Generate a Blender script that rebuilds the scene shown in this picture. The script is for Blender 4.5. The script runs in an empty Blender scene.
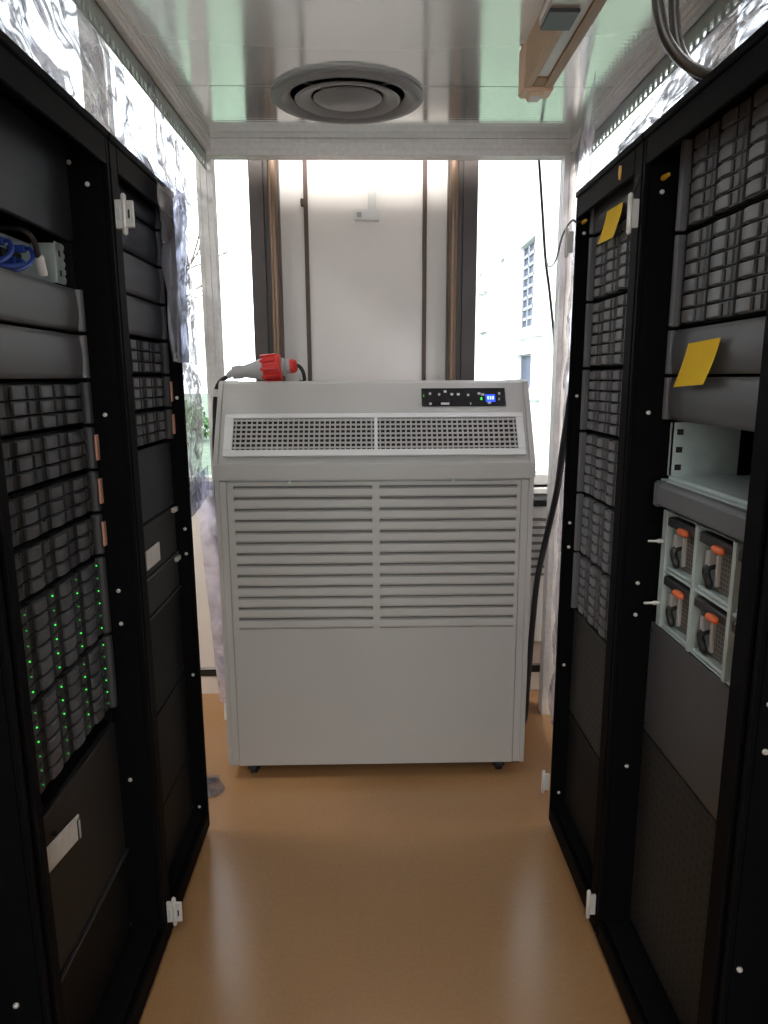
import bpy, bmesh, math, random
from mathutils import Vector, Matrix, noise
random.seed(7)
PI = math.pi
sc = bpy.context.scene
COL = sc.collection

# ------------------------------------------------------------------ materials
def new_mat(name):
    m = bpy.data.materials.new(name); m.use_nodes = True
    nt = m.node_tree
    return m, nt, nt.nodes['Principled BSDF']

def mat(name, col, rough=0.5, metal=0.0, spec=0.5, noise_amt=0.0, noise_scale=20.0, bump=0.0, bump_scale=200.0, coat=0.0):
    m, nt, b = new_mat(name)
    b.inputs['Base Color'].default_value = (*col, 1)
    b.inputs['Roughness'].default_value = rough
    b.inputs['Metallic'].default_value = metal
    b.inputs['Specular IOR Level'].default_value = spec
    b.inputs['Coat Weight'].default_value = coat
    tc = nt.nodes.new('ShaderNodeTexCoord')
    if noise_amt:
        n = nt.nodes.new('ShaderNodeTexNoise'); n.inputs['Scale'].default_value = noise_scale
        n.inputs['Detail'].default_value = 4
        r = nt.nodes.new('ShaderNodeValToRGB')
        r.color_ramp.elements[0].position = 0.3; r.color_ramp.elements[1].position = 0.7
        r.color_ramp.elements[0].color = (*[c * (1 - noise_amt) for c in col], 1)
        r.color_ramp.elements[1].color = (*[min(1, c * (1 + noise_amt)) for c in col], 1)
        nt.links.new(tc.outputs['Object'], n.inputs['Vector'])
        nt.links.new(n.outputs['Fac'], r.inputs['Fac']); nt.links.new(r.outputs['Color'], b.inputs['Base Color'])
    if bump:
        n2 = nt.nodes.new('ShaderNodeTexNoise'); n2.inputs['Scale'].default_value = bump_scale
        bp = nt.nodes.new('ShaderNodeBump'); bp.inputs['Strength'].default_value = bump; bp.inputs['Distance'].default_value = 0.002
        nt.links.new(tc.outputs['Object'], n2.inputs['Vector'])
        nt.links.new(n2.outputs['Fac'], bp.inputs['Height']); nt.links.new(bp.outputs['Normal'], b.inputs['Normal'])
    return m

def emit(name, col, strength):
    m, nt, b = new_mat(name)
    b.inputs['Base Color'].default_value = (*[c * .3 for c in col], 1)
    b.inputs['Emission Color'].default_value = (*col, 1)
    b.inputs['Emission Strength'].default_value = strength
    return m

def mat_floor():
    m, nt, b = new_mat('floor_linoleum')
    tc = nt.nodes.new('ShaderNodeTexCoord')
    n1 = nt.nodes.new('ShaderNodeTexNoise'); n1.inputs['Scale'].default_value = 2.2; n1.inputs['Detail'].default_value = 5
    n2 = nt.nodes.new('ShaderNodeTexNoise'); n2.inputs['Scale'].default_value = 90; n2.inputs['Detail'].default_value = 3
    r1 = nt.nodes.new('ShaderNodeValToRGB')
    r1.color_ramp.elements[0].position = .2; r1.color_ramp.elements[0].color = (.37, .203, .090, 1)
    r1.color_ramp.elements[1].position = .8; r1.color_ramp.elements[1].color = (.41, .228, .103, 1)
    r2 = nt.nodes.new('ShaderNodeValToRGB')
    r2.color_ramp.elements[0].position = .35; r2.color_ramp.elements[0].color = (.95, .945, .94, 1)
    r2.color_ramp.elements[1].position = .65; r2.color_ramp.elements[1].color = (1.03, 1.03, 1.03, 1)
    mx = nt.nodes.new('ShaderNodeMix'); mx.data_type = 'RGBA'; mx.blend_type = 'MULTIPLY'; mx.inputs['Factor'].default_value = 1
    for n in (n1, n2): nt.links.new(tc.outputs['Object'], n.inputs['Vector'])
    nt.links.new(n1.outputs['Fac'], r1.inputs['Fac']); nt.links.new(n2.outputs['Fac'], r2.inputs['Fac'])
    nt.links.new(r1.outputs['Color'], mx.inputs['A']); nt.links.new(r2.outputs['Color'], mx.inputs['B'])
    nt.links.new(mx.outputs['Result'], b.inputs['Base Color'])
    b.inputs['Specular IOR Level'].default_value = .75
    rr = nt.nodes.new('ShaderNodeMapRange'); rr.inputs['To Min'].default_value = .20; rr.inputs['To Max'].default_value = .27
    nt.links.new(n1.outputs['Fac'], rr.inputs['Value']); nt.links.new(rr.outputs['Result'], b.inputs['Roughness'])
    bp = nt.nodes.new('ShaderNodeBump'); bp.inputs['Strength'].default_value = .12; bp.inputs['Distance'].default_value = .001
    nt.links.new(n2.outputs['Fac'], bp.inputs['Height']); nt.links.new(bp.outputs['Normal'], b.inputs['Normal'])
    return m

def mat_polycarbonate():
    m = bpy.data.materials.new('polycarbonate_sheet'); m.use_nodes = True
    nt = m.node_tree; nt.nodes.clear(); N = nt.nodes.new; L = nt.links.new
    out = N('ShaderNodeOutputMaterial')
    tc = N('ShaderNodeTexCoord')
    wv = N('ShaderNodeTexWave'); wv.wave_type = 'BANDS'; wv.bands_direction = 'Y'
    wv.inputs['Scale'].default_value = 14.0; wv.inputs['Distortion'].default_value = .6
    wv.inputs['Detail'].default_value = 1.0; wv.inputs['Detail Scale'].default_value = .3
    L(tc.outputs['Object'], wv.inputs['Vector'])
    bp = N('ShaderNodeBump'); bp.inputs['Strength'].default_value = .03; bp.inputs['Distance'].default_value = .004
    L(wv.outputs['Fac'], bp.inputs['Height'])
    gl = N('ShaderNodeBsdfGlossy'); gl.inputs['Color'].default_value = (.93, .94, .92, 1); gl.inputs['Roughness'].default_value = .12
    L(bp.outputs['Normal'], gl.inputs['Normal'])
    tr = N('ShaderNodeBsdfTranslucent'); tr.inputs['Color'].default_value = (.50, .50, .49, 1)
    df = N('ShaderNodeBsdfDiffuse'); df.inputs['Color'].default_value = (.5, .5, .49, 1)
    m1 = N('ShaderNodeMixShader'); m1.inputs['Fac'].default_value = .35
    L(tr.outputs[0], m1.inputs[1]); L(df.outputs[0], m1.inputs[2])
    fr = N('ShaderNodeFresnel'); fr.inputs['IOR'].default_value = 1.5
    mu = N('ShaderNodeMath'); mu.operation = 'MULTIPLY'; mu.inputs[1].default_value = 4.4; mu.use_clamp = True
    L(fr.outputs[0], mu.inputs[0])
    m2 = N('ShaderNodeMixShader'); L(mu.outputs[0], m2.inputs['Fac']); L(m1.outputs[0], m2.inputs[1]); L(gl.outputs[0], m2.inputs[2])
    L(m2.outputs[0], out.inputs['Surface'])
    return m

def mat_film(name, tint=(.93, .95, 1.0), haze=.16, haze_col=(.85, .87, .93), gloss=.22, scale=9.0, strength=.8, fold=.35):
    m = bpy.data.materials.new(name); m.use_nodes = True
    nt = m.node_tree; nt.nodes.clear(); N = nt.nodes.new; L = nt.links.new
    out = N('ShaderNodeOutputMaterial'); tc = N('ShaderNodeTexCoord')
    n1 = N('ShaderNodeTexNoise'); n1.inputs['Scale'].default_value = scale; n1.inputs['Detail'].default_value = 3; n1.inputs['Distortion'].default_value = 1.2
    v = N('ShaderNodeTexVoronoi'); v.inputs['Scale'].default_value = scale * .8
    mx = N('ShaderNodeMath'); mx.operation = 'ADD'
    for n in (n1, v): L(tc.outputs['Object'], n.inputs['Vector'])
    L(n1.outputs['Fac'], mx.inputs[0]); L(v.outputs['Distance'], mx.inputs[1])
    bp = N('ShaderNodeBump'); bp.inputs['Strength'].default_value = strength; bp.inputs['Distance'].default_value = .03
    L(mx.outputs[0], bp.inputs['Height'])
    t = N('ShaderNodeBsdfTransparent'); t.inputs['Color'].default_value = (*tint, 1)
    n3 = N('ShaderNodeTexNoise'); n3.inputs['Scale'].default_value = scale * .8; n3.inputs['Detail'].default_value = 3; n3.inputs['Distortion'].default_value = 1.0
    L(tc.outputs['Object'], n3.inputs['Vector'])
    fr_ = N('ShaderNodeMapRange'); fr_.inputs['From Min'].default_value = .085; fr_.inputs['From Max'].default_value = .012
    sb = N('ShaderNodeMath'); sb.operation = 'SUBTRACT'; sb.inputs[1].default_value = .5; L(n3.outputs['Fac'], sb.inputs[0])
    ab = N('ShaderNodeMath'); ab.operation = 'ABSOLUTE'; L(sb.outputs[0], ab.inputs[0])
    L(ab.outputs[0], fr_.inputs['Value'])
    fm = N('ShaderNodeMix'); fm.data_type = 'RGBA'; fm.inputs['A'].default_value = (*tint, 1); fm.inputs['B'].default_value = (*[c * f for c, f in zip(tint, (fold, fold * 1.04, fold * 1.22))], 1)
    L(fr_.outputs[0], fm.inputs['Factor']); L(fm.outputs['Result'], t.inputs['Color'])
    g = N('ShaderNodeBsdfGlossy'); g.inputs['Roughness'].default_value = .07; L(bp.outputs['Normal'], g.inputs['Normal'])
    tl = N('ShaderNodeBsdfTranslucent'); tl.inputs['Color'].default_value = (*haze_col, 1)
    df = N('ShaderNodeBsdfDiffuse'); df.inputs['Color'].default_value = (*haze_col, 1)
    hz = N('ShaderNodeMixShader'); hz.inputs['Fac'].default_value = .5; L(tl.outputs[0], hz.inputs[1]); L(df.outputs[0], hz.inputs[2])
    a = N('ShaderNodeMixShader'); L(t.outputs[0], a.inputs[1]); L(hz.outputs[0], a.inputs[2])
    mr = N('ShaderNodeMapRange'); mr.inputs['From Min'].default_value = .35; mr.inputs['From Max'].default_value = .7
    mr.inputs['To Min'].default_value = haze * .4; mr.inputs['To Max'].default_value = haze * 1.8
    L(n1.outputs['Fac'], mr.inputs['Value']); L(mr.outputs[0], a.inputs['Fac'])
    lw = N('ShaderNodeFresnel'); lw.inputs['IOR'].default_value = 1.35; L(bp.outputs['Normal'], lw.inputs['Normal'])
    mu = N('ShaderNodeMath'); mu.operation = 'MULTIPLY_ADD'; mu.inputs[1].default_value = gloss * 3; mu.inputs[2].default_value = gloss * .3; mu.use_clamp = True
    L(lw.outputs[0], mu.inputs[0])
    f = N('ShaderNodeMixShader'); L(mu.outputs[0], f.inputs['Fac']); L(a.outputs[0], f.inputs[1]); L(g.outputs[0], f.inputs[2])
    L(f.outputs[0], out.inputs['Surface'])
    return m

def mat_glass():
    m = bpy.data.materials.new('window_glass'); m.use_nodes = True
    nt = m.node_tree; nt.nodes.clear(); N = nt.nodes.new; L = nt.links.new
    out = N('ShaderNodeOutputMaterial')
    t = N('ShaderNodeBsdfTransparent'); t.inputs['Color'].default_value = (.96, .98, .98, 1)
    g = N('ShaderNodeBsdfGlossy'); g.inputs['Roughness'].default_value = .0
    fr = N('ShaderNodeFresnel'); fr.inputs['IOR'].default_value = 1.3
    f = N('ShaderNodeMixShader'); L(fr.outputs[0], f.inputs['Fac']); L(t.outputs[0], f.inputs[1]); L(g.outputs[0], f.inputs[2])
    L(f.outputs[0], out.inputs['Surface'])
    return m

def mat_dots(name, col, hole, pitch=.012, radius=.28, rough=.5):
    """painted sheet with a punched hole pattern (local x / z)"""
    m, nt, b = new_mat(name); N = nt.nodes.new; L = nt.links.new
    tc = N('ShaderNodeTexCoord'); sp = N('ShaderNodeSeparateXYZ'); L(tc.outputs['Object'], sp.inputs[0])
    def frac(sock):
        a = N('ShaderNodeMath'); a.operation = 'DIVIDE'; a.inputs[1].default_value = pitch; L(sock, a.inputs[0])
        f = N('ShaderNodeMath'); f.operation = 'FRACT'; L(a.outputs[0], f.inputs[0])
        s = N('ShaderNodeMath'); s.operation = 'SUBTRACT'; s.inputs[1].default_value = .5; L(f.outputs[0], s.inputs[0])
        p = N('ShaderNodeMath'); p.operation = 'POWER'; p.inputs[1].default_value = 2; L(s.outputs[0], p.inputs[0])
        return p.outputs[0]
    ad = N('ShaderNodeMath'); ad.operation = 'ADD'; L(frac(sp.outputs['X']), ad.inputs[0]); L(frac(sp.outputs['Z']), ad.inputs[1])
    lt = N('ShaderNodeMath'); lt.operation = 'LESS_THAN'; lt.inputs[1].default_value = radius ** 2; L(ad.outputs[0], lt.inputs[0])
    mx = N('ShaderNodeMix'); mx.data_type = 'RGBA'
    mx.inputs['A'].default_value = (*col, 1); mx.inputs['B'].default_value = (*hole, 1)
    L(lt.outputs[0], mx.inputs['Factor']); L(mx.outputs['Result'], b.inputs['Base Color'])
    b.inputs['Roughness'].default_value = rough
    return m

M = dict(
    floor=mat_floor(), poly=mat_polycarbonate(), glass=mat_glass(),
    film=mat_film('clear_plastic_film', haze=.24, haze_col=(.86, .88, .95), gloss=.13, strength=.8, fold=.06),
    film_blue=mat_film('bluish_plastic_film', tint=(.78, .83, .97), haze=.30, haze_col=(.60, .65, .82), gloss=.08, scale=4, strength=.35),
    film_grey=mat_film('hazy_plastic_film', tint=(.72, .74, .86), haze=.48, haze_col=(.42, .43, .52), gloss=.10, scale=3, strength=.3),
    film_lilac=mat_film('lilac_plastic_film', tint=(.86, .84, .97), haze=.5, haze_col=(.80, .78, .92), gloss=.10, scale=5, strength=.4),
    wall=mat('white_wall_paint', (.82, .775, .73), .6, noise_amt=.02, noise_scale=4),
    room_ceiling=mat('ceiling_plaster', (.8, .8, .78), .8, noise_amt=.02),
    brown=mat('dark_bronze_anodised', (.055, .042, .038), .42, noise_amt=.1, noise_scale=12),
    bronze=mat('bronze_jamb', (.16, .105, .07), .35, metal=.5, noise_amt=.1, noise_scale=15),
    groove=mat('brown_joint_strip', (.10, .065, .05), .6),
    rack=mat('black_rack_paint', (.0045, .0045, .0052), .55, spec=.03, noise_amt=.15, noise_scale=30),
    rack_in=mat('black_rack_interior', (.003, .003, .0035), .7, spec=.15),
    alu=mat('brushed_aluminium', (.86, .845, .81), .45, noise_amt=.06, noise_scale=60),
    duct=mat('grey_green_duct', (.36, .42, .38), .4, noise_amt=.08, noise_scale=30),
    silver=mat('nickel_plated_steel', (.70, .69, .66), .32, metal=.3),
    steel=mat('pale_galvanised_steel', (.52, .62, .61), .42, metal=.25, noise_amt=.08, noise_scale=25),
    ac=mat('light_grey_enamel', (.475, .465, .44), .42, noise_amt=.015, noise_scale=3),
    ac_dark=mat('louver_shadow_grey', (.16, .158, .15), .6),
    ac_white=mat('white_grille_paint', (.74, .74, .725), .4),
    ac_fin=mat('grille_fin_grey', (.45, .44, .42), .5),
    void=mat('dark_inside', (.012, .011, .010), .8),
    panel_black=mat('black_control_film', (.010, .010, .012), .25),
    icon=mat('pale_print', (.5, .5, .5), .5),
    lcd=emit('blue_backlit_lcd', (.02, .06, 1.0), 2.0), lcd_digit=emit('lcd_digits', (.35, .5, 1.0), 2.5),
    led=emit('green_led', (.05, 1.0, .10), 1.1),
    led_soft=emit('dim_green_led', (.06, .8, .10), .4),
    bezel=mat('charcoal_bezel', (.075, .077, .082), .45, noise_amt=.05, noise_scale=40),
    bezel_grey=mat('slate_grey_bezel', (.112, .117, .128), .45, noise_amt=.05, noise_scale=40),
    ear=mat('dark_grey_ear_cap', (.115, .12, .132), .35),
    drive=mat('drive_tray_shaded', (.038, .040, .045), .5),  # same plastic as the right racks' drives, darkened for the dimmer left side
    latch=mat('drive_latch_shaded', (.082, .086, .096), .38),
    drive_lit=mat('drive_tray_lit', (.118, .122, .132), .5),  # lighter copy of the drive plastic, stronger light put into the colour
    latch_lit=mat('drive_latch_lit', (.172, .177, .19), .4),
    tag=mat('salmon_label', (.55, .29, .21), .6),
    white_label=mat('white_paper_label', (.62, .61, .58), .6, noise_amt=.08, noise_scale=60),
    perf=mat_dots('perforated_black_sheet', (.026, .025, .024), (.002, .002, .002), .026, .2, .6),
    mesh_dark=mat_dots('fine_dark_mesh', (.022, .021, .020), (.004, .004, .004), .008, .34, .6),
    blank=mat('matte_black_blanking', (.007, .007, .0075), .6, spec=.2, noise_amt=.1, noise_scale=20),
    blank_l=mat('dark_slate_blanking', (.022, .025, .032), .5, spec=.3, noise_amt=.06, noise_scale=20),
    note=mat('yellow_sticky_paper', (1.0, .64, .002), .7, noise_amt=.02, noise_scale=20),
    yellow=mat('yellow_plastic', (.75, .42, .02), .5),
    rubber=mat('black_rubber', (.010, .010, .011), .5),
    hose=mat('graphite_conduit', (.055, .05, .045), .3, metal=.35),
    red=mat('red_plug_plastic', (.62, .03, .025), .38),
    plug_grey=mat('grey_plug_plastic', (.38, .375, .37), .5),
    orange=mat('orange_release_tab', (.80, .17, .05), .45),
    grille_tan=mat_dots('tan_fan_grille', (.16, .145, .125), (.035, .03, .027), .010, .33),
    blue=mat('blue_plug_plastic', (.02, .07, .42), .4),
    white=mat('white_plastic', (.75, .75, .73), .5),
    tan=mat('tan_batten_enamel', (.56, .385, .235), .5, noise_amt=.08, noise_scale=14),
    tan_d=mat('brown_batten_edge', (.36, .225, .13), .5, noise_amt=.08, noise_scale=14),
    opal=mat('opal_diffuser', (.70, .74, .75), .35),
    peach=mat('peach_lamp_cap', (.72, .52, .36), .5),
    diff=mat('grey_air_diffuser', (.21, .21, .207), .45),
    diff_d=mat('dark_diffuser_gap', (.035, .034, .032), .7),
    caster=mat('black_caster', (.012, .012, .012), .6),
    grass=mat('lawn_grass', (.10, .142, .098), .9, noise_amt=.35, noise_scale=3),
    bark=mat('bark', (.10, .075, .055), .9, noise_amt=.3, noise_scale=8),
    leaf=mat('shrub_leaves', (.07, .16, .05), .8, noise_amt=.4, noise_scale=10),
    render_wall=mat('white_render', (.82, .82, .82), .8, noise_amt=.03, noise_scale=1),
    far_glass=mat('far_window_glass', (.075, .09, .135), .5, spec=.1),
    far_frame=mat('far_window_frame', (.30, .31, .35), .5),
    dark_metal=mat('dark_grey_metal', (.05, .05, .055), .4, metal=.4),
)

# ------------------------------------------------------------------ mesh builder
class MB:
    def __init__(s): s.v = []; s.f = []; s.m = []; s.mats = []
    def mi(s, m):
        if m not in s.mats: s.mats.append(m)
        return s.mats.index(m)
    def poly(s, pts, faces, m):
        o = len(s.v); k = s.mi(m)
        s.v += [tuple(p) for p in pts]
        for f in faces: s.f.append([i + o for i in f]); s.m.append(k)
        return s
    def box(s, x0, x1, y0, y1, z0, z1, m, R=None, c=None):
        pts = [(x, y, z) for z in (z0, z1) for y in (y0, y1) for x in (x0, x1)]
        if R is not None:
            c = Vector(c) if c is not None else Vector(((x0 + x1) / 2, (y0 + y1) / 2, (z0 + z1) / 2))
            pts = [tuple(R @ (Vector(p) - c) + c) for p in pts]
        return s.poly(pts, [(0, 2, 3, 1), (4, 5, 7, 6), (0, 1, 5, 4), (2, 6, 7, 3), (0, 4, 6, 2), (1, 3, 7, 5)], m)
    def prism(s, prof, a0, a1, m, axis='x'):
        """closed profile extruded along an axis; prof pairs are the other two axes in order"""
        n = len(prof)
        def P(a, p):
            return (a, p[0], p[1]) if axis == 'x' else (p[0], a, p[1]) if axis == 'y' else (p[0], p[1], a)
        pts = [P(a0, p) for p in prof] + [P(a1, p) for p in prof]
        fs = [(i, (i + 1) % n, n + (i + 1) % n, n + i) for i in range(n)] + [tuple(range(n))[::-1], tuple(range(n, 2 * n))]
        return s.poly(pts, fs, m)
    def lathe(s, prof, m, c=(0, 0, 0), axis='z', n=24, R=None):
        pts = []; fs = []
        for r, h in prof:
            for k in range(n):
                a = 2 * PI * k / n
                p = {'z': (r * math.cos(a), r * math.sin(a), h), 'x': (h, r * math.cos(a), r * math.sin(a)), 'y': (r * math.cos(a), h, r * math.sin(a))}[axis]
                p = Vector(p)
                if R is not None: p = R @ p
                pts.append(tuple(p + Vector(c)))
        for i in range(len(prof) - 1):
            for k in range(n):
                fs.append((i * n + k, i * n + (k + 1) % n, (i + 1) * n + (k + 1) % n, (i + 1) * n + k))
        fs.append(tuple(range(n))[::-1]); fs.append(tuple(range((len(prof) - 1) * n, len(prof) * n)))
        return s.poly(pts, fs, m)
    def tube(s, path, r, m, n=10, sub=6):
        P = [Vector(p) for p in path]
        if sub > 1 and len(P) > 2:
            Q = []
            for i in range(len(P) - 1):
                p0 = P[max(i - 1, 0)]; p1 = P[i]; p2 = P[i + 1]; p3 = P[min(i + 2, len(P) - 1)]
                for k in range(sub):
                    t = k / sub
                    Q.append(.5 * ((2 * p1) + (p2 - p0) * t + (2 * p0 - 5 * p1 + 4 * p2 - p3) * t * t + (3 * p1 - p0 - 3 * p2 + p3) * t ** 3))
            P = Q + [P[-1]]
        pts = []; up = Vector((.13, .21, .97))
        for i, p in enumerate(P):
            d = (P[min(i + 1, len(P) - 1)] - P[max(i - 1, 0)]).normalized()
            a = d.cross(up)
            if a.length < .05: a = d.cross(Vector((1, 0, 0)))
            a.normalize(); b = d.cross(a); up = b if b.dot(up) > 0 else -b
            rr = r[min(len(r) - 1, int(i * len(r) / len(P)))] if isinstance(r, (list, tuple)) else r
            for k in range(n):
                t = 2 * PI * k / n
                pts.append(tuple(p + a * (rr * math.cos(t)) + b * (rr * math.sin(t))))
        fs = []
        for i in range(len(P) - 1):
            for k in range(n):
                fs.append((i * n + k, i * n + (k + 1) % n, (i + 1) * n + (k + 1) % n, (i + 1) * n + k))
        fs += [tuple(range(n)), tuple(range((len(P) - 1) * n, len(P) * n))[::-1]]
        return s.poly(pts, fs, m)
    def mesh(s, name, bevel=0, seg=1, smooth=False):
        me = bpy.data.meshes.new(name); me.from_pydata(s.v, [], s.f)
        for m in s.mats: me.materials.append(m)
        me.polygons.foreach_set('material_index', s.m)
        bm = bmesh.new(); bm.from_mesh(me)
        bmesh.ops.recalc_face_normals(bm, faces=bm.faces)
        if bevel:
            ed = [e for e in bm.edges if len(e.link_faces) == 2 and e.calc_face_angle(0) > .6]
            bmesh.ops.bevel(bm, geom=ed, offset=bevel, segments=seg, affect='EDGES', clamp_overlap=True)
        bm.to_mesh(me); bm.free()
        if smooth:
            me.polygons.foreach_set('use_smooth', [True] * len(me.polygons))
            try: me.set_sharp_from_angle(angle=.7)
            except Exception: pass
        me.update()
        return me
    def build(s, name, parent=None, loc=(0, 0, 0), rotz=0, bevel=0, seg=1, smooth=False, **tags):
        return place(name, s.mesh(name, bevel, seg, smooth), parent, loc, rotz, **tags)

def place(name, me, parent=None, loc=(0, 0, 0), rotz=0, label=None, cat=None, group=None, kind=None):
    o = bpy.data.objects.new(name, me); COL.objects.link(o)
    o.location = loc; o.rotation_euler = (0, 0, rotz)
    if parent is not None: o.parent = parent
    tag(o, label, cat, group, kind)
    return o

def tag(o, label=None, cat=None, group=None, kind=None):
    if label: o['label'] = label
    if cat: o['category'] = cat
    if group: o['group'] = group
    if kind: o['kind'] = kind
    return o

def thing(name, label, cat, loc=(0, 0, 0), rotz=0, group=None):
    return place(name, None, None, loc, rotz, label, cat, group)

def struct(mb, name, **k):
    o = mb.build(name, **k); o['kind'] = 'structure'; return o

# ------------------------------------------------------------------ camera
F, PITCH, YAW, ROLL, CAMZ = 690.0, .1921, .0191, -.0047, 1.4995
cam = bpy.data.cameras.new('camera'); co = bpy.data.objects.new('camera', cam); COL.objects.link(co)
cam.sensor_fit = 'VERTICAL'; cam.sensor_height = 36.0; cam.lens = F * 36.0 / 1024.0
cam.clip_start = .02; cam.clip_end = 300
co.location = (0, 0, CAMZ)
Rc = Matrix.Rotation(-YAW, 4, 'Z') @ Matrix.Rotation(PI / 2 - PITCH, 4, 'X') @ Matrix.Rotation(ROLL, 4, 'Z')
co.rotation_euler = Rc.to_euler()
sc.camera = co

# ------------------------------------------------------------------ room shell
YW = 3.14
struct(MB().box(-2.7, 2.7, -3.2, YW + .2, -.1, 0, M['floor']), 'floor')
struct(MB().box(-2.7, 2.7, -3.2, YW + .25, 3.25, 3.35, M['room_ceiling']), 'ceiling')
struct(MB().box(-2.8, -2.7, -3.2, YW + .2, 0, 3.25, M['wall']), 'wall_left')
struct(MB().box(2.7, 2.8, -3.2, YW + .2, 0, 3.25, M['wall']), 'wall_right')
wf = MB(); wf.box(-2.8, 2.8, -3.3, -3.2, 0, .9, M['wall']).box(-2.8, 2.8, -3.3, -3.2, 2.95, 3.25, M['wall'])
wf.box(-2.8, -1.7, -3.3, -3.2, .9, 2.95, M['wall']).box(1.7, 2.8, -3.3, -3.2, .9, 2.95, M['wall'])
struct(wf, 'wall_front')
w3 = place('window_3', None, kind='structure')  # unseen window, added so daylight from behind brightens the aisle end
wm = MB()
for x in (-1.7, -.03, 1.64): wm.box(x, x + .06, -3.28, -3.22, .9, 2.95, M['brown'])
wm.box(-1.64, 1.64, -3.28, -3.22, .9, .96, M['brown']).box(-1.64, 1.64, -3.28, -3.22, 2.89, 2.95, M['brown'])
wm.build('window_frame', w3, bevel=.004)
MB().box(-1.68, 1.68, -3.253, -3.247, .92, 2.93, M['glass']).build('window_pane', w3)
WX0, WX1, WX2, WX3, SILL, HEAD = -2.35, -.498, .459, 2.35, 1.0, 3.2
w = MB()
w.box(-2.7, 2.7, YW, YW + .2, 0, SILL, M['wall']).box(-2.7, 2.7, YW, YW + .2, HEAD, 3.25, M['wall'])
w.box(-2.7, WX0, YW, YW + .2, SILL, HEAD, M['wall']).box(WX3, 2.7, YW, YW + .2, SILL, HEAD, M['wall'])
w.box(WX1 + .02, WX2 - .02, YW, YW + .2, SILL, HEAD, M['wall'])
struct(w, 'wall_back')
for n, (a, b) in enumerate(((WX0, WX1), (WX2, WX3)), 1):
    wd = place('window_%d' % n, None, kind='structure')
    fr = MB()
    fr.box(a, b, YW + .06, YW + .12, SILL, SILL + .05, M['white']).box(a, b, YW + .06, YW + .12, HEAD - .05, HEAD, M['brown'])
    mid = -1.14 if n == 1 else 1.5
    fr.box(mid - .05, mid + .05, YW + .05, YW + .12, SILL + .05, HEAD - .05, M['brown'])
    oe = a if n == 1 else b - .05
    fr.box(oe, oe + .05, YW + .06, YW + .12, SILL + .05, HEAD - .05, M['brown'])
    fr.build('window_frame', wd, bevel=.004)
    MB().box(a, b, YW + .088, YW + .094, SILL + .03, HEAD - .03, M['glass']).build('window_pane', wd)
    MB().box(a - .02 if n == 2 else a, b + .02 if n == 1 else b, YW - .03, YW + .1, SILL - .03, SILL, M['white']).build('window_sill', wd, bevel=.005)
# bronze columns that flank the white centre panel
def column(name, x0, x1, xs):
    m = MB()
    m.box(x0, x1, YW - .05, YW + .14, SILL, HEAD, M['brown'])
    m.box(x0 + (.0 if xs > 0 else .06), x1 - (.06 if xs > 0 else .0), YW - .062, YW - .05, SILL, HEAD, M['brown'])
    c = (x1 - .022) if xs > 0 else (x0 + .022)
    m.lathe([(.019, SILL), (.019, HEAD)], M['bronze'], (c, YW - .06, 0), 'z', 16)
    struct(m, name, bevel=.003)
column('trim_1', -.498, -.376, 1)
column('trim_2', .336, .459, -1)
for i, x in enumerate((-.267, .240), 3):
    m = MB(); m.box(x - .009, x + .009, YW - .008, YW, .13, 3.25, M['groove'])
    struct(m, 'trim_%d' % i, bevel=.002)
bb = MB(); bb.box(-2.7, 2.7, YW - .012, YW, 0, .092, M['wall']).box(-2.7, 2.7, YW - .016, YW, .092, .132, M['void'])
struct(bb, 'baseboard_back', bevel=.002)

lk = MB(); lk.box(-.288, -.274, YW - .022, YW, 2.215, 2.245, M['groove'])
lk.build('panel_latch', bevel=.003, label='small brown latch beside the left joint of the white wall panel', cat='latch')
t = thing('cable_trunking', 'white vertical cable trunking ending in a small outlet box on the back wall', 'trunking', (.0, YW, 2.15))
MB().box(-.002, .032, -.018, 0, .05, 1.09, M['white']).build('trunk', t, bevel=.003)
MB().box(-.062, .046, -.03, 0, .006, .05, M['white']).build('outlet_box', t, bevel=.004)
MB().box(-.05, -.03, -.033, -.029, .018, .038, M['plug_grey']).build('socket', t)

# ------------------------------------------------------------------ enclosure: aluminium frame, roof sheets, perforated ducts
ZC = 2.40
fr = thing('enclosure_frame', 'aluminium profile frame carrying the clear roof over the aisle', 'frame', (0, 2.9, 0))
def profile(mb, x0, x1, y0, y1, z0, z1, m, along):
    """slotted extrusion: one closed section with two shallow grooves on each face"""
    def section(a0, a1, b0, b1):
        g = .0028; fr = (.24, .36, .64, .76)
        da, db = a1 - a0, b1 - b0; P = [(a0, b0)]
        def side(pa, pb, na, nb):
            for q, ins in ((fr[0], 0), (fr[0], 1), (fr[1], 1), (fr[1], 0), (fr[2], 0), (fr[2], 1), (fr[3], 1), (fr[3], 0)):
                P.append((pa[0] + (pb[0] - pa[0]) * q + na * g * ins, pa[1] + (pb[1] - pa[1]) * q + nb * g * ins))
            P.append(pb)
        side((a0, b0), (a1, b0), 0, 1); side((a1, b0), (a1, b1), -1, 0); side((a1, b1), (a0, b1), 0, -1); side((a0, b1), (a0, b0), 1, 0)
        return P[:-1]
    if along == 'z': mb.prism(section(x0, x1, y0, y1), z0, z1, m, 'z')
    elif along == 'y': mb.prism(section(x0, x1, z0, z1), y0, y1, m, 'y')
    else: mb.prism(section(y0, y1, z0, z1), x0, x1, m, 'x')
    return mb
L0, L1, R0, R1 = -.664, -.602, .762, .826
for a, b in ((L0, L1), (R0, R1)):
    profile(MB(), a, b, -.03, .03, 0, ZC - .06, M['alu'], 'z').build('post', fr)
profile(MB(), L0, R1, -.03, .03, ZC - .06, ZC, M['alu'], 'x').build('crossbeam', fr)
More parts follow.
